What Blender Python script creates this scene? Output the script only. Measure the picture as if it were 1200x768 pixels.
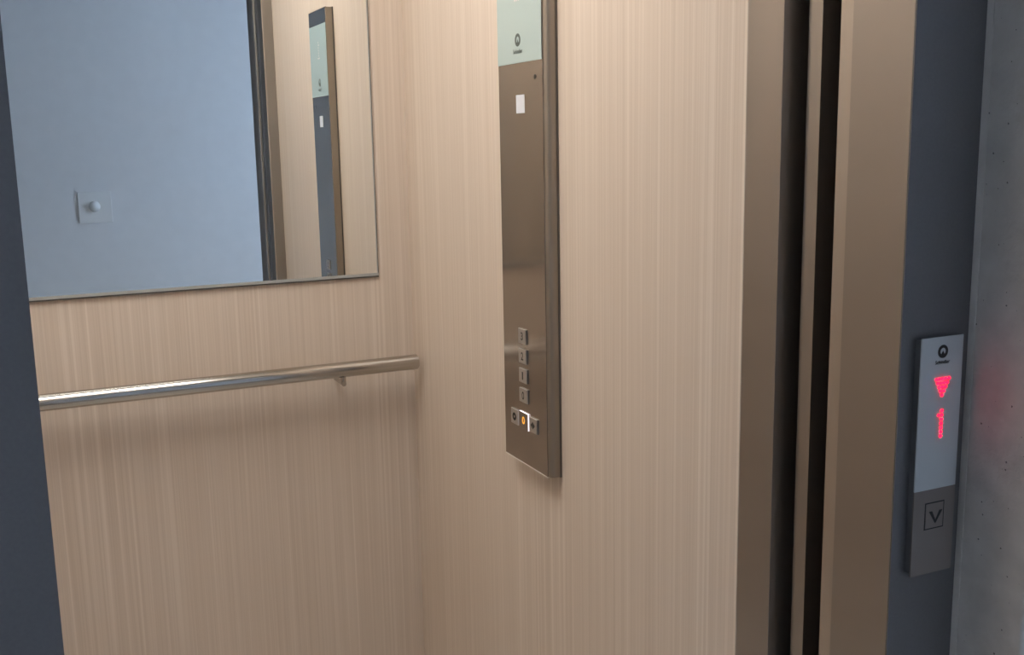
import bpy, bmesh, math
from mathutils import Vector, Matrix

for o in list(bpy.data.objects):
    bpy.data.objects.remove(o)
scene = bpy.context.scene
C = scene.collection

# ------------------------------------------------------------------ camera
H = 1.466                                   # eye height; x right, y into the car
YAW, PITCH, ROLL, FPX = .433, .1765, -.0185, 1234.85
cam_d = bpy.data.cameras.new('camera')
cam = bpy.data.objects.new('camera', cam_d)
C.objects.link(cam)
fw = Vector((math.sin(YAW)*math.cos(PITCH), math.cos(YAW)*math.cos(PITCH), -math.sin(PITCH)))
rt = Vector((math.cos(YAW), -math.sin(YAW), 0))
up = rt.cross(fw)
r2 = rt*math.cos(ROLL) + up*math.sin(ROLL)
u2 = up*math.cos(ROLL) - rt*math.sin(ROLL)
m = Matrix((r2, u2, -fw)).transposed().to_4x4()
m.translation = (0, 0, H)
cam.matrix_world = m
cam_d.sensor_width = 36
cam_d.lens = FPX/1200*36
cam_d.clip_start = .01
scene.camera = cam

# ------------------------------------------------------------------ light
SKY = (.58, .74, 1.0)
SKY_POWER = 29.0
CAR_LAMP = 10.6
w = bpy.data.worlds.new('world')
scene.world = w
w.use_nodes = True
w.node_tree.nodes['Background'].inputs[0].default_value = (*SKY, 1)
w.node_tree.nodes['Background'].inputs[1].default_value = SKY_POWER
vs = scene.view_settings
vs.view_transform = 'Standard'
vs.look = 'None'
vs.exposure = 0
vs.gamma = 1
vs.use_curve_mapping = False

# ------------------------------------------------------------------ materials
def lin(r, g, b):
    f = lambda c: (c/255/12.92) if c/255 <= .04045 else ((c/255+.055)/1.055)**2.4
    return (f(r), f(g), f(b), 1)

MATS = {}
def mat(name, col, rough=.5, metal=0, spec=.5, noise=None, bump=None, emit=None, coat=0, f82=None):
    """noise = (scale xyz, amount) multiplies the colour; bump = (scale xyz, strength, distance)"""
    mt = bpy.data.materials.new(name)
    mt.use_nodes = True
    nt = mt.node_tree
    b = nt.nodes['Principled BSDF']
    b.inputs['Base Color'].default_value = col if len(col) == 4 else (*col, 1)
    b.inputs['Roughness'].default_value = rough
    b.inputs['Metallic'].default_value = metal
    b.inputs['Specular IOR Level'].default_value = spec
    b.inputs['Coat Weight'].default_value = coat
    if f82:        # dark tint put in to dim the hall's reflection at grazing angles
        b.inputs['Specular Tint'].default_value = (*f82, 1)
    if noise or bump:
        geo = nt.nodes.new('ShaderNodeNewGeometry')
    def field(scale, detail=3):
        mp = nt.nodes.new('ShaderNodeMapping')
        mp.inputs['Scale'].default_value = scale
        nt.links.new(geo.outputs['Position'], mp.inputs['Vector'])
        n = nt.nodes.new('ShaderNodeTexNoise')
        n.inputs['Scale'].default_value = 1
        n.inputs['Detail'].default_value = detail
        nt.links.new(mp.outputs[0], n.inputs['Vector'])
        return n.outputs['Fac']
    if noise:
        fac = field(noise[0])
        rg = nt.nodes.new('ShaderNodeMapRange')
        rg.inputs['From Min'].default_value = .25
        rg.inputs['From Max'].default_value = .75
        rg.inputs['To Min'].default_value = 1-noise[1]
        rg.inputs['To Max'].default_value = 1+noise[1]
        nt.links.new(fac, rg.inputs['Value'])
        mx = nt.nodes.new('ShaderNodeVectorMath')
        mx.operation = 'SCALE'
        mx.inputs[0].default_value = b.inputs['Base Color'].default_value[:3]
        nt.links.new(rg.outputs[0], mx.inputs['Scale'])
        nt.links.new(mx.outputs[0], b.inputs['Base Color'])
    if bump:
        fac = field(bump[0], 5)
        bp = nt.nodes.new('ShaderNodeBump')
        bp.inputs['Strength'].default_value = bump[1]
        bp.inputs['Distance'].default_value = bump[2]
        nt.links.new(fac, bp.inputs['Height'])
        nt.links.new(bp.outputs[0], b.inputs['Normal'])
    if emit:
        b.inputs['Emission Color'].default_value = (*emit[0][:3], 1)
        b.inputs['Emission Strength'].default_value = emit[1]
    MATS[name] = mt
    return mt

def wood_material():
    """pale vertical-grain laminate: fine lines, broader bands and a few light streaks"""
    mt = bpy.data.materials.new('pale_wood_laminate')
    mt.use_nodes = True
    nt = mt.node_tree
    N, L = nt.nodes.new, nt.links.new
    b = nt.nodes['Principled BSDF']
    geo = N('ShaderNodeNewGeometry')
    sp = N('ShaderNodeSeparateXYZ')
    L(geo.outputs['Position'], sp.inputs[0])
    ad = N('ShaderNodeMath'); ad.operation = 'ADD'
    L(sp.outputs['X'], ad.inputs[0]); L(sp.outputs['Y'], ad.inputs[1])
    def lines(fx, fz, seed, detail=2):
        a = N('ShaderNodeMath'); a.operation = 'MULTIPLY'; a.inputs[1].default_value = fx
        L(ad.outputs[0], a.inputs[0])
        z = N('ShaderNodeMath'); z.operation = 'MULTIPLY'; z.inputs[1].default_value = fz
        L(sp.outputs['Z'], z.inputs[0])
        cb = N('ShaderNodeCombineXYZ')
        L(a.outputs[0], cb.inputs[0]); cb.inputs[1].default_value = seed; L(z.outputs[0], cb.inputs[2])
        n = N('ShaderNodeTexNoise')
        n.inputs['Scale'].default_value = 1
        n.inputs['Detail'].default_value = detail
        L(cb.outputs[0], n.inputs['Vector'])
        return n.outputs['Fac']
    fine = lines(230, .8, 3.1, 3)
    band = lines(48, .3, 11.7, 2)
    hair = lines(420, 2.2, 23.3, 1)
    streak = lines(115, .5, 31.9, 1)
    def wsum(items):
        out = None
        for s, k in items:
            mm = N('ShaderNodeMath'); mm.operation = 'MULTIPLY_ADD'
            L(s, mm.inputs[0]); mm.inputs[1].default_value = k
            if out is None: mm.inputs[2].default_value = 0
            else: L(out, mm.inputs[2])
            out = mm.outputs[0]
        return out
    v = wsum([(fine, .52), (band, .20), (hair, .28)])
    ramp = N('ShaderNodeValToRGB')
    e = ramp.color_ramp.elements
    e[0].position = .34; e[0].color = WOOD_DARK
    e[1].position = .66; e[1].color = WOOD_LIGHT
    L(v, ramp.inputs[0])
    sr = N('ShaderNodeMapRange')
    sr.inputs['From Min'].default_value = .56; sr.inputs['From Max'].default_value = .74
    sr.inputs['To Min'].default_value = 0; sr.inputs['To Max'].default_value = .45
    L(streak, sr.inputs['Value'])
    mx = N('ShaderNodeMix'); mx.data_type = 'RGBA'
    L(sr.outputs[0], mx.inputs['Factor'])
    L(ramp.outputs[0], mx.inputs['A'])
    mx.inputs['B'].default_value = WOOD_STREAK
    L(mx.outputs['Result'], b.inputs['Base Color'])
    b.inputs['Roughness'].default_value = .42
    b.inputs['Specular IOR Level'].default_value = .35
    bp = N('ShaderNodeBump')
    bp.inputs['Strength'].default_value = .12
    bp.inputs['Distance'].default_value = .0004
    L(fine, bp.inputs['Height'])
    L(bp.outputs[0], b.inputs['Normal'])
    MATS['wood'] = mt

WOOD_DARK = (.585, .487, .400, 1)
WOOD_LIGHT = (.695, .597, .505, 1)
WOOD_STREAK = (.80, .71, .62, 1)
wood_material()

mat('mirror', (.90, .93, .93), rough=.0, metal=1)
mat('mirror_edge', lin(74, 71, 67), rough=.35)
mat('polished_edge', lin(166, 168, 167), rough=.3)
mat('steel', (.50, .48, .45), rough=.17, metal=1, noise=((3, 260, 260), .10))
mat('steel_dark', (.16, .155, .15), rough=.3, metal=1)
mat('bronze_steel', (.37, .345, .322), rough=.36, metal=1, f82=(.30, .29, .28), noise=((1.2, 1.2, 5), .06))
mat('bronze_edge', (.47, .425, .38), rough=.42, metal=1)
mat('panel_face', (.40, .355, .315), rough=.16, metal=1)
mat('panel_side', (.37, .33, .285), rough=.5, metal=1)
mat('button_cap', (.60, .57, .54), rough=.45, metal=1)
mat('anthracite', lin(104, 103, 104), rough=.42, spec=.4, noise=((300, 300, 300), .05))
mat('call_metal', lin(124, 116, 111), rough=.5, spec=.3)
mat('frosted_glass', lin(172, 192, 191), rough=.12, spec=.5, coat=.3)
mat('call_glass', lin(190, 195, 197), rough=.15, spec=.5)
mat('edge_glint', lin(228, 220, 210), rough=.35)
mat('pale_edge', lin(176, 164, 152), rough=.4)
mat('black_print', lin(20, 22, 22), rough=.5)
mat('grey_print', lin(82, 92, 88), rough=.5)
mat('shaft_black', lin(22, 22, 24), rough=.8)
mat('white_sticker', lin(212, 216, 224), rough=.4)
mat('plaster', lin(206, 200, 193), rough=.9, spec=.2, noise=((26, 26, 26), .10), bump=((75, 75, 75), .55, .004))
mat('pit', lin(120, 117, 114), rough=.95)
mat('hall_paint', lin(222, 224, 226), rough=.8, spec=.2, noise=((14, 14, 14), .02), bump=((160, 160, 160), .12, .002))
mat('ceiling_paint', lin(226, 226, 224), rough=.9)
mat('hall_floor', lin(176, 170, 162), rough=.5, noise=((30, 30, 30), .12))
mat('car_floor', lin(205, 199, 192), rough=.55, noise=((120, 120, 120), .15))
mat('car_ceiling', lin(205, 205, 202), rough=.5)
mat('plastic_white', lin(226, 228, 228), rough=.45)
mat('window_frame', lin(210, 212, 214), rough=.5)
mat('led_red', (.6, .02, .06), emit=((1.0, .0025, .020), 7.5))
mat('led_dim', lin(196, 186, 184), emit=((1.0, .25, .25), .03))
mat('button_halo', (.9, .88, .92), emit=((1.0, .93, 1.0), 1.1))
mat('amber', (.8, .4, .05), emit=((1.0, .42, .05), .75))
mat('car_lamp', (1, 1, 1), emit=((1.0, .965, .915), CAR_LAMP))

# window glass: clear thin pane
g = bpy.data.materials.new('window_glass'); g.use_nodes = True
nt = g.node_tree; nt.nodes.clear()
o_ = nt.nodes.new('ShaderNodeOutputMaterial'); tr = nt.nodes.new('ShaderNodeBsdfTransparent')
gl = nt.nodes.new('ShaderNodeBsdfGlossy'); gl.inputs['Roughness'].default_value = .02
mxs = nt.nodes.new('ShaderNodeMixShader'); mxs.inputs[0].default_value = .06
nt.links.new(tr.outputs[0], mxs.inputs[1]); nt.links.new(gl.outputs[0], mxs.inputs[2]); nt.links.new(mxs.outputs[0], o_.inputs[0])
MATS['window_glass'] = g

# ------------------------------------------------------------------ helpers
def link(name, me, material, parent=None):
    o = bpy.data.objects.new(name, me)
    C.objects.link(o)
    if material: me.materials.append(MATS[material])
    if parent is not None: o.parent = parent
    return o

def finish(bm, name, smooth=None):
    bmesh.ops.recalc_face_normals(bm, faces=bm.faces[:])
    me = bpy.data.meshes.new(name)
    bm.to_mesh(me); bm.free()
    if smooth:
        me.shade_smooth()
        me.set_sharp_from_angle(angle=math.radians(smooth))
    return me

def add_box(bm, lo, hi):
    vs_ = [bm.verts.new((x, y, z)) for x in (lo[0], hi[0]) for y in (lo[1], hi[1]) for z in (lo[2], hi[2])]
    for f in ((0,1,3,2), (4,6,7,5), (0,4,5,1), (2,3,7,6), (0,2,6,4), (1,5,7,3)):
        bm.faces.new([vs_[i] for i in f])

def box(name, lo, hi, material, parent=None, bevel=0, seg=2):
    bm = bmesh.new()
    add_box(bm, lo, hi)
    if bevel:
        bmesh.ops.bevel(bm, geom=bm.edges[:], offset=bevel, segments=seg, affect='EDGES', profile=.5)
    return link(name, finish(bm, name), material, parent)

def boxes(name, lst, material, parent=None):
    bm = bmesh.new()
    for lo, hi in lst: add_box(bm, lo, hi)
    return link(name, finish(bm, name), material, parent)

def prism(name, prof, axis, a, b, material, parent=None, smooth=35):
    """extrude a 2-D profile along an axis. axis 'z': prof=(x,y); 'y': (x,z); 'x': (y,z)"""
    bm = bmesh.new()
    P = {'z': lambda p, t: (p[0], p[1], t), 'y': lambda p, t: (p[0], t, p[1]), 'x': lambda p, t: (t, p[0], p[1])}[axis]
    A = [bm.verts.new(P(p, a)) for p in prof]; B = [bm.verts.new(P(p, b)) for p in prof]
    n = len(prof)
    bm.faces.new(A); bm.faces.new(B[::-1])
    for i in range(n): bm.faces.new((A[i], B[i], B[(i+1) % n], A[(i+1) % n]))
    return link(name, finish(bm, name, smooth), material, parent)

def rounded(x0, y0, x1, y1, r, corners='abcd', seg=6):
    """rounded rectangle; corners a=(x0,y0) b=(x1,y0) c=(x1,y1) d=(x0,y1)"""
    out = []
    for k, (cx, cy, a0) in dict(a=(x0, y0, 180), b=(x1, y0, 270), c=(x1, y1, 0), d=(x0, y1, 90)).items():
        if k in corners:
            ox = cx + (r if k in 'ad' else -r); oy = cy + (r if k in 'ab' else -r)
            for i in range(seg+1):
                t = math.radians(a0 + 90*i/seg)
                out.append((ox + r*math.cos(t), oy + r*math.sin(t)))
        else: out.append((cx, cy))
    return out

def tube(name, p0, p1, r, material, parent=None, seg=48, chamfer=0):
    p0, p1 = Vector(p0), Vector(p1); d = (p1-p0).normalized()
    q = d.to_track_quat('Z', 'Y').to_matrix()
    bm = bmesh.new()
    Ln = (p1-p0).length
    st = [(0, r), (Ln, r)] if not chamfer else [(0, r-chamfer), (chamfer, r), (Ln-chamfer, r), (Ln, r-chamfer)]
    rings = []
    for t, rr in st:
        rings.append([bm.verts.new(p0 + q @ Vector((rr*math.cos(2*math.pi*i/seg), rr*math.sin(2*math.pi*i/seg), t))) for i in range(seg)])
    for a, b in zip(rings, rings[1:]):
        for i in range(seg): bm.faces.new((a[i], a[(i+1) % seg], b[(i+1) % seg], b[i]))
    bm.faces.new(rings[0][::-1]); bm.faces.new(rings[-1])
    return link(name, finish(bm, name, 35), material, parent)

def empty(name, loc):
    o = bpy.data.objects.new(name, None); C.objects.link(o)
    o.empty_display_size = .05
    o.location = loc
    return o

def tag(o, label, cat, group=None):
    o['label'] = label; o['category'] = cat
    if group: o['group'] = group
    return o

def struct(o, label):
    o['kind'] = 'structure'; o['label'] = label; o['category'] = o.name.split('_')[0]
    return o

def adopt(root):
    """parts are modelled in world coordinates: keep them in place under a root that sits elsewhere"""
    bpy.context.view_layer.update()
    inv = root.matrix_world.inverted()
    for ch in root.children: ch.matrix_parent_inverse = inv

class Face:
    """a flat panel face: place marks by (u right, v up) as the viewer sees it"""
    def __init__(s, origin, u, n): s.o, s.u, s.n, s.v = Vector(origin), Vector(u), Vector(n), Vector((0, 0, 1))
    def pt(s, u, v, d=0): return s.o + s.u*u + s.v*v + s.n*d
    def poly(s, name, loops, d0, d1, material, parent, smooth=None):
        """extruded outlines; each loop = list of (u,v), convex or a strip-filled polygon"""
        bm = bmesh.new()
        for lp in loops:
            A = [bm.verts.new(s.pt(u, v, d0)) for u, v in lp]; B = [bm.verts.new(s.pt(u, v, d1)) for u, v in lp]
            bm.faces.new(A[::-1]); bm.faces.new(B)
            n = len(lp)
            for i in range(n): bm.faces.new((A[i], A[(i+1) % n], B[(i+1) % n], B[i]))
        return link(name, finish(bm, name, smooth), material, parent)
    def ring(s, name, cu, cv, ro, ri, d0, d1, material, parent, seg=32, ku=1):
        bm = bmesh.new(); R = []
        for r, d in ((ro, d0), (ro, d1), (ri, d1), (ri, d0)):
            R.append([bm.verts.new(s.pt(cu+ku*r*math.cos(2*math.pi*i/seg), cv+r*math.sin(2*math.pi*i/seg), d)) for i in range(seg)])
        for k in range(4):
            a, b = R[k], R[(k+1) % 4]
            for i in range(seg): bm.faces.new((a[i], a[(i+1) % seg], b[(i+1) % seg], b[i]))
        return link(name, finish(bm, name), material, parent)
    def text(s, name, body, cu, cv, width, d, material, parent, height=None, bold=0):
        cu_ = bpy.data.curves.new(name, 'FONT'); cu_.body = body; cu_.align_x = 'CENTER'; cu_.align_y = 'CENTER'
        cu_.offset = bold
        to = bpy.data.objects.new(name, cu_); C.objects.link(to)
        bpy.context.view_layer.update()
        me = bpy.data.meshes.new_from_object(to.evaluated_get(bpy.context.evaluated_depsgraph_get()))
        bpy.data.objects.remove(to); bpy.data.curves.remove(cu_)
        xs = [v.co.x for v in me.vertices]; ys = [v.co.y for v in me.vertices]
        k = width/(max(xs)-min(xs)); ky = height/(max(ys)-min(ys)) if height else k
        mx_, my_ = (max(xs)+min(xs))/2, (max(ys)+min(ys))/2
        for v in me.vertices: v.co = s.pt(cu+(v.co.x-mx_)*k, cv+(v.co.y-my_)*ky, d)
        me.materials.clear()
        return link(name, me, material, parent)

circle = lambda cu, cv, r, n=24, ku=1: [(cu+ku*r*math.cos(2*math.pi*i/n), cv+r*math.sin(2*math.pi*i/n)) for i in range(n)]
rect = lambda u0, v0, u1, v1: [(u0, v0), (u1, v0), (u1, v1), (u0, v1)]

def maker_logo(F, cu, cv, r, text_w, text_v, d, material, parent):
    """round emblem (dark ring, pale eye, a peak rising from below) with the maker's name under it"""
    lg = F.ring('emblem', cu, cv, r, r*.54, d, d+.0003, material, parent)
    F.poly('emblem_peak', [[(cu-r*.42, cv-r*.58), (cu+r*.42, cv-r*.58), (cu, cv+r*.10)]], d, d+.0003, material, lg)
    F.text('lettering', 'Schindler', cu, text_v, text_w, d+.0003, material, parent, bold=.02)

# ------------------------------------------------------------------ dimensions
W, D, XL = .92, 2.619, -.18           # car: right wall, back wall, left wall
FR = 1.153                            # inner face of the car's front return
OX0, OX1 = 0.0, .884                  # landing opening
L0 = .8708                            # front face of the landing frame
XP = .9908                            # plaster reveal beside the frame
HEAD, CARTOP, HALLTOP = 2.13, 2.52, 2.70
YW = .775                             # face of the landing wall
YH = -1.2                             # opposite hall wall
XA, XB = -2.0, 3.0

# ------------------------------------------------------------------ structure: the car
struct(box('wall_back', (XL-.03, D, 0), (W+.03, D+.03, CARTOP), 'wood'), 'back wall of the car in pale vertical-grain wood laminate')
struct(box('wall_right', (W, FR, 0), (W+.03, D, CARTOP), 'wood'), 'side wall of the car in pale wood laminate carrying the button panel')
struct(box('wall_left', (XL-.03, FR, 0), (XL, D, CARTOP), 'wood'), 'car side wall of pale wood laminate opposite the button panel')
struct(box('floor', (XL-.03, 1.017, -.05), (W+.03, D+.03, 0), 'car_floor'), 'speckled floor of the car')
struct(box('ceiling', (XL-.03, 1.06, CARTOP), (W+.03, D+.03, CARTOP+.04), 'car_ceiling'), 'pale metal ceiling of the car')
# front returns / jambs of the car, header
prof = rounded(.8795, 1.0824, 1.02, FR, .0012, 'a', 2)
t1 = struct(prism('trim_1', prof, 'z', 0, HEAD, 'bronze_steel'), 'bronze-toned steel jamb at the front edge of the car')
box('edge_strip', (.8795, FR, 0), (.8825, FR+.002, HEAD), 'pale_edge', t1)  # pale strip painted in for the bright reflection line along the jamb corner
prof = rounded(XL-.10, 1.0824, OX0-.015, FR, .004, 'bc', 4)
struct(prism('trim_2', prof, 'z', 0, HEAD, 'bronze_steel'), 'bronze-toned steel jamb on the far side of the car opening')
struct(box('trim_3', (XL-.10, 1.0824, HEAD), (1.02, FR, CARTOP+.04), 'bronze_steel'), 'steel header over the car opening')
struct(box('wall_reflector', (XL, FR, 0), (OX0-.016, FR+.012, CARTOP), 'wood'), 'pale wood panel added inside the car front to brighten reflections, out of direct view')  # unseen panel, added so the button panel reflects something lighter
# door leaves, slid open to the right
prof = rounded(.8838, 1.0169, 1.78, 1.0538, .020, 'd', 8)
d1 = prism('door_1', prof, 'z', .01, HEAD+.02, 'bronze_steel'); struct(d1, 'edge of the car door leaf slid open into its pocket')
prof = rounded(.8840, .9660, 1.78, .9867, .001, 'd', 3)
d2 = prism('door_2', prof, 'z', .01, HEAD+.02, 'bronze_edge'); struct(d2, 'edge of the landing door leaf slid open behind the frame')
# landing frame
prof = rounded(OX1, L0, XP, .9660, .0015, 'a', 3)
bm = bmesh.new()
def frame_post(name, x0, x1, inner, label):
    r = struct(empty(name, ((x0+x1)/2, (L0+.966)/2, 0)), label)
    if inner > 0:
        prism('front_face', [(x0, L0), (x1, L0), (x1, L0+.004), (x0+.0015, L0+.004), (x0, L0+.002)], 'z', 0, HEAD+.10, 'anthracite', r)
        box('reveal', (x0, L0+.0025, 0), (x1, .9660, HEAD), 'bronze_steel', r)
    else:
        prism('front_face', [(x0, L0), (x1, L0), (x1, L0+.002), (x1-.0015, L0+.004), (x0, L0+.004)], 'z', 0, HEAD+.10, 'anthracite', r)
        box('reveal', (x0, L0+.0025, 0), (x1-.003, .9660, HEAD), 'bronze_steel', r)
    adopt(r)
    return r
bm.free()
frame_post('trim_4', OX1, XP, 1, 'dark grey landing frame post carrying the call panel')
frame_post('trim_5', -.107, OX0, -1, 'dark grey landing frame post beside the mirror and handrail')
struct(box('trim_6', (OX0, L0, HEAD), (OX1, .966, HEAD+.10), 'anthracite'), 'dark grey head of the landing frame')
struct(box('trim_7', (-.107, L0, -.05), (XP, 1.012, 0), 'steel'), 'steel sill between landing and car')

# ------------------------------------------------------------------ structure: the landing
bm = bmesh.new()
prof_r = rounded(XP, YW, XB, .99, .004, 'a', 3)
wr = prism('wall_front', prof_r, 'z', 0, HALLTOP, 'plaster')
struct(wr, 'rough grey plaster wall reveal beside the call panel')
bm.free()
# small pores of the plaster reveal
import random
rnd = random.Random(4)
bm = bmesh.new()
for k in range(70):
    y = rnd.uniform(YW+.006, L0-.004); z = rnd.uniform(.7, 1.75); r = rnd.choice((.0004, .0005, .0007, .0010, .0012))
    c = Vector((XP-.00005, y, z)); n = 7
    vv = [bm.verts.new(c + Vector((0, r*rnd.uniform(.7, 1.2)*math.cos(2*math.pi*i/n), r*rnd.uniform(.7, 1.3)*math.sin(2*math.pi*i/n)))) for i in range(n)]
    bm.faces.new(vv)
po = link('pores', finish(bm, 'pores'), 'pit', wr); po['kind'] = 'stuff'
prism('sealant', [(XP-.0005, L0), (XP-.0005, L0-.0075), (XP-.0016, L0-.0072), (XP-.0028, L0-.004), (XP-.0034, L0)], 'z', 0, HEAD+.10, 'plaster', wr)
struct(box('wall_front_far', (XA, YW, 0), (-.107, .99, HALLTOP), 'plaster'), 'grey plaster landing wall on the other side of the lift frame')
struct(box('wall_front_top', (-.107, YW, HEAD+.10), (XP, .99, HALLTOP), 'plaster'), 'grey plaster over the lift frame')
struct(box('wall_hall', (XA, YH-.1, 0), (XB, YH, HALLTOP), 'hall_paint'), 'white painted hall wall facing the lift, bluish in daylight')
struct(box('wall_end', (XA-.1, YH-.1, 0), (XA, .99, HALLTOP), 'hall_paint'), 'white painted end wall of the landing')
struct(box('floor_landing', (XA-.1, YH-.1, -.1), (XB+.1, L0, -.051), 'hall_floor'), 'grey stone floor of the landing')
box_fl = bpy.data.objects['floor_landing']; box_fl.location.z = .051
struct(box('ceiling_landing', (XA-.1, YH-.1, HALLTOP), (XB+.1, 3.0, HALLTOP+.1), 'ceiling_paint'), 'white ceiling of the landing')
WY0, WY1, WZ0, WZ1 = -.05, .65, .85, 2.15
struct(boxes('wall_window', [((XB, YH-.1, 0), (XB+.15, WY0, HALLTOP)), ((XB, WY1, 0), (XB+.15, .99, HALLTOP)),
     ((XB, WY0, 0), (XB+.15, WY1, WZ0)), ((XB, WY0, WZ1), (XB+.15, WY1, HALLTOP))], 'hall_paint'), 'white end wall of the landing with a daylight window')
wn = struct(empty('window_1', (XB+.07, (WY0+WY1)/2, WZ0)), 'white framed landing window letting in cool daylight')
bt = .05
boxes('window_frame', [((XB+.05, WY0, WZ0), (XB+.10, WY0+bt, WZ1)), ((XB+.05, WY1-bt, WZ0), (XB+.10, WY1, WZ1)),
     ((XB+.05, WY0+bt, WZ0), (XB+.10, WY1-bt, WZ0+bt)), ((XB+.05, WY0+bt, WZ1-bt), (XB+.10, WY1-bt, WZ1)),
     ((XB+.05, (WY0+WY1)/2-.03, WZ0+bt), (XB+.10, (WY0+WY1)/2+.03, WZ1-bt))], 'window_frame', wn)
for s in (0, 1):
    a = WY0+bt if s == 0 else (WY0+WY1)/2+.03; b = (WY0+WY1)/2-.03 if s == 0 else WY1-bt
    box('pane', (XB+.072, a, WZ0+bt), (XB+.076, b, WZ1-bt), 'window_glass', wn)
adopt(wn)
# lift shaft around the car
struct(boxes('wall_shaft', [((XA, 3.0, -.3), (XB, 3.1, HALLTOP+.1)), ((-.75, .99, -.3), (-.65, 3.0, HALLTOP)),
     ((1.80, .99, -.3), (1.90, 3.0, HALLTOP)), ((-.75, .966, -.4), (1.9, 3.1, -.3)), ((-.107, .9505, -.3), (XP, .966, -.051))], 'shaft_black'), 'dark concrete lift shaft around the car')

# daylight portal helps the sky light find the window opening
pd = bpy.data.lights.new('window_portal', 'AREA'); pd.shape = 'RECTANGLE'; pd.size = WY1-WY0; pd.size_y = WZ1-WZ0
pd.cycles.is_portal = True
po_ = bpy.data.objects.new('window_portal', pd); C.objects.link(po_)
po_.matrix_world = Matrix.Translation((XB+.16, (WY0+WY1)/2, (WZ0+WZ1)/2)) @ Matrix.Rotation(math.radians(90), 4, 'Y') 

# ------------------------------------------------------------------ car lamp
lamp = tag(empty('ceiling_lamp', (.22, 1.80, CARTOP)), 'flat white light panel in the ceiling of the car', 'lamp')
LX0, LX1, LY0, LY1 = -.12, .56, 1.38, 2.22
boxes('lamp_frame', [((LX0-.02, LY0-.02, CARTOP-.012), (LX0, LY1+.02, CARTOP)), ((LX1, LY0-.02, CARTOP-.012), (LX1+.02, LY1+.02, CARTOP)),
      ((LX0, LY0-.02, CARTOP-.012), (LX1, LY0, CARTOP)), ((LX0, LY1, CARTOP-.012), (LX1, LY1+.02, CARTOP))], 'steel', lamp)
box('diffuser', (LX0, LY0, CARTOP-.008), (LX1, LY1, CARTOP-.001), 'car_lamp', lamp)
adopt(lamp)

# ------------------------------------------------------------------ mirror
DM = D-.006
mir = tag(empty('wall_mirror', (.35, D, 1.12)), 'frameless mirror on the wood back wall above the steel handrail', 'mirror')
mz0, mx1, mx0, mz1 = H-.3447, .8293, XL+.03, 2.12
box('backing', (mx0+.0004, DM+.0006, mz0+.0004), (mx1-.0004, D, mz1-.0004), 'mirror_edge', mir)
box('glass', (mx0, DM, mz0+.0107), (mx1-.0042, DM+.003, mz1), 'mirror', mir)
box('bottom_edge', (mx0, DM-.0004, mz0+.0035), (mx1, D, mz0+.0105), 'polished_edge', mir, bevel=.0003)
box('bottom_shade', (mx0, DM-.0010, mz0), (mx1, D, mz0+.0035), 'mirror_edge', mir, bevel=.0005)  # dark strip paints the thin shadow under the mirror
box('side_edge', (mx1-.0040, DM-.0004, mz0+.0105), (mx1-.0014, D, mz1), 'polished_edge', mir)
box('side_rim', (mx1-.0014, DM-.0004, mz0+.0105), (mx1, D, mz1), 'mirror_edge', mir)
adopt(mir)

# ------------------------------------------------------------------ handrail
RZ, RY, RR = H-.566, D-.07, .0195
rail = tag(empty('handrail', (.40, D, RZ)), 'round brushed steel handrail on the wood wall below the mirror', 'handrail')
tube('tube', (XL+.02, RY, RZ), (.903, RY, RZ), RR, 'steel', rail, chamfer=.0012)
for ex in (XL+.0195, .9035): tube('end_cap', (ex-.001, RY, RZ), (ex+.001, RY, RZ), RR-.0025, 'steel', rail)
for bx_ in (.704, -.08):
    b_ = tube('bracket', (bx_, RY, RZ-.012), (bx_, RY, RZ-.036), .0070, 'steel', rail, seg=20)
    tube('bracket_arm', (bx_, RY-.0070, RZ-.036), (bx_, D, RZ-.036), .0060, 'steel', b_, seg=20)
adopt(rail)

# ------------------------------------------------------------------ car operating panel
XF, YN, YF, ZB, ZT = W-.0249, 1.769, 1.9773, H-.6556, H+.4084
cop = tag(empty('car_control_panel', (W, (YN+YF)/2, ZB)), 'tall bronze steel button panel with pale display on the wood side wall', 'control panel')
bm = bmesh.new()
prof = rounded(XF+.0008, YN, W, YF, .0105, 'a', 8)
prism('housing', prof, 'z', ZB, ZT, 'panel_side', cop)
box('rear_frame', (W-.004, YN-.0012, ZB-.001), (W, YF+.0012, ZT+.001), 'steel_dark', cop)
bm.free()
box('face_plate', (XF-.0006, YN+.0115, ZB-.0004), (XF+.0014, YF-.0006, ZT-.0006), 'panel_face', cop, bevel=.0005)
box('bottom_lip', (XF-.0008, YN+.0105, ZB-.0030), (XF+.004, YF, ZB-.0004), 'edge_glint', cop, bevel=.0006)  # pale colour paints the reflection that brightens this lip
box('top_lip', (XF-.0004, YN+.0105, ZT-.0006), (XF+.004, YF, ZT+.0012), 'panel_side', cop, bevel=.0005)
disp = box('display_glass', (XF-.0016, 1.7826, H+.1448), (XF-.0006, 1.9768, H+.3633), 'frosted_glass', cop, bevel=.0003)
disp['label'] = 'pale greenish frosted glass display'
F = Face((XF-.0006, 0, H), (0, -1, 0), (-1, 0, 0))           # u = -y
maker_logo(F, -1.8828, .1878, .0122, .042, .1668, .0011, 'grey_print', cop)
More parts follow.
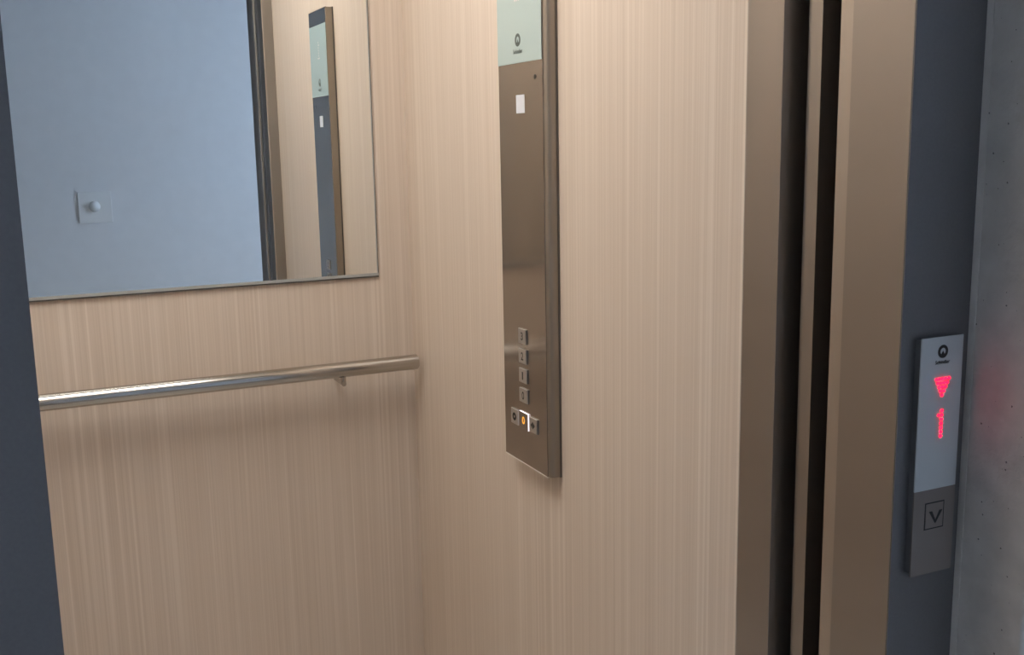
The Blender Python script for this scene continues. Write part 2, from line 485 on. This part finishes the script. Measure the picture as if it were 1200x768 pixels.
# small floor read-out glowing faintly through the glass
bm = bmesh.new()
for r_ in range(7):
    for c_ in ((1,) if r_ not in (0, 1, 6) else {0: (1,), 1: (0, 1), 6: (0, 1, 2)}[r_]):
        u_, v_ = -1.8850+(c_-1)*.008, .262+(6-r_)*.008
        A = [bm.verts.new(F.pt(u_+.0026*math.cos(k*math.pi/4), v_+.0026*math.sin(k*math.pi/4), .00115)) for k in range(8)]
        bm.faces.new(A)
link('floor_readout', finish(bm, 'floor_readout'), 'led_dim', cop)
F.poly('sticker', [rect(-1.8960, .0500, -1.8585, .0850)], 0, .0004, 'white_sticker', cop)
F.poly('sensor_eye', [circle(-1.8115, .1150, .0045, 20)], 0, .0006, 'steel_dark', cop)
def button(u0, u1, v0, v1, kind):
    lit = kind == 'lit'
    hh = .0036
    bm_ = bmesh.new()
    b = F.poly('button', [rect(u0, v0, u1, v1)], .0, .0004, 'steel_dark', cop)
    if lit:
        F.poly('light_ring', [rect(u0, v0, u1, v1)], .0004, hh-.0008, 'button_halo', b)
    i = .0004
    base = hh-.0008 if lit else .0003
    p = [F.pt(*q) for q in rect(u0+i, v0+i, u1-i, v1-i)]
    lo = F.pt(u0+i, v0+i, base); hi = F.pt(u1-i, v1-i, hh)
    bm_.free()
    box('cap', tuple(min(a, c) for a, c in zip(lo, hi)), tuple(max(a, c) for a, c in zip(lo, hi)), 'panel_face' if lit else 'button_cap', b, bevel=.0007 if not lit else .0003)
    cu, cv = (u0+u1)/2, (v0+v1)/2; d = hh+.0001
    if kind in '0123':
        F.text('digit', kind, cu, cv, {'1': .0055, '0': .0105}.get(kind, .0100), d, 'black_print', b, height=.0165, bold=.02)
    elif kind == 'bell':
        F.ring('alarm_symbol', cu, cv, .0085, .0028, d-.0002, d+.0002, 'black_print', b)
    elif kind == 'lit':
        F.text('digit', '0', cu, cv+.001, .0125, d, 'amber', b, height=.0155, bold=.02)
    elif kind == 'door':
        F.poly('door_symbol', [[(cu-.0085, cv), (cu-.001, cv-.0075), (cu-.001, cv+.0075)], [(cu+.0085, cv), (cu+.001, cv+.0075), (cu+.001, cv-.0075)]], d-.0002, d+.0002, 'black_print', b)
    return b
button(-1.8985, -1.8642, -.4052, -.3742, '3')
button(-1.8988, -1.8640, -.4458, -.4155, '2')
button(-1.8988, -1.8632, -.4858, -.4560, '1')
button(-1.8988, -1.8618, -.5270, -.4972, '0')
button(-1.9407, -1.9065, -.5820, -.5490, 'bell')
button(-1.9005, -1.8600, -.5825, -.5474, 'lit')
button(-1.8541, -1.8196, -.5800, -.5490, 'door')
adopt(cop)

# ------------------------------------------------------------------ landing call panel
YL = L0-.012
lop = tag(empty('landing_call_panel', (.935, L0, H-.5125)), 'slim call panel with red arrow and digit on the dark frame post', 'call panel')
px0, px1, pz0, pzm, pz1 = .9030, .9672, H-.5125, H-.4087, H-.2287
box('housing', (px0+.0030, YL+.0012, pz0+.0030), (px1-.0030, L0, pz1-.0030), 'anthracite', lop)
gp = box('display_glass', (px0, YL, pzm), (px1, YL+.0018, pz1), 'call_glass', lop, bevel=.0004); gp['label'] = 'pale grey glass with glowing red dots'
bp_ = box('button_plate', (px0, YL, pz0), (px1, YL+.0018, pzm), 'call_metal', lop, bevel=.0003)
G = Face((0, YL, H), (1, 0, 0), (0, -1, 0))
maker_logo(G, .9357, -.2458, .0077, .0224, -.2580, .0001, 'black_print', lop)
def led(u, v, r):
    G_ = circle(u, v, r, 10)
    return G_
dots = []
PU, PV = .0048, .0047
for r_, n_ in enumerate((5, 4, 3, 2, 1)):
    for c_ in range(n_): dots.append(led(.9372+(c_-(n_-1)/2)*PU, -.2780-r_*PV, .0018))
G.poly('arrow_lights', dots, .0001, .0012, 'led_red', lop)
dots = []
for r_ in range(7): dots.append(led(.9384, -.3155-r_*.0050, .0018))
dots.append(led(.9384-PU, -.3155-.0050, .0015))
G.poly('digit_lights', dots, .0001, .0012, 'led_red', lop)
# square call button: fine dark joint around a flush cap with a chevron
s0, s1, t0, t1, th = .9206, .9508, -.4575, -.4245, .0016
cb = G.poly('call_button', [rect(s0+th, t0+th, s1-th, t1-th)], 0, .0005, 'call_metal', lop)
G.poly('joint', [rect(s0, t0, s1, t0+th), rect(s0, t1-th, s1, t1), rect(s0, t0+th, s0+th, t1-th), rect(s1-th, t0+th, s1, t1-th)], .0, .0002, 'black_print', cb)
k = .0024
G.poly('chevron', [[(.9268, -.4355), (.9375-k*.1, -.4488-k), (.9375, -.4488+k*.9), (.9268+2.1*k, -.4355)],
                   [(.9482, -.4355), (.9482-2.1*k, -.4355), (.9375, -.4488+k*.9), (.9375+k*.1, -.4488-k)]], .0005, .0007, 'black_print', cb)
adopt(lop)

# ------------------------------------------------------------------ wall plate seen in the mirror
ws = tag(empty('wall_sensor', (.3875, YH, H-.334)), 'square white plate with a small dome on the hall wall, seen in the mirror', 'sensor')
box('plate', (.300, YH, H-.4215), (.475, YH+.012, H-.2470), 'plastic_white', ws, bevel=.001)
bm = bmesh.new()
bmesh.ops.create_uvsphere(bm, u_segments=28, v_segments=16, radius=.031)
for v in list(bm.verts):
    if v.co.y < -.004: bm.verts.remove(v)
for v in bm.verts: v.co = Vector((.384, YH+.012, H-.3290)) + Vector((v.co.x, v.co.y, v.co.z))
link('dome', finish(bm, 'dome', 60), 'plastic_white', ws)
adopt(ws)
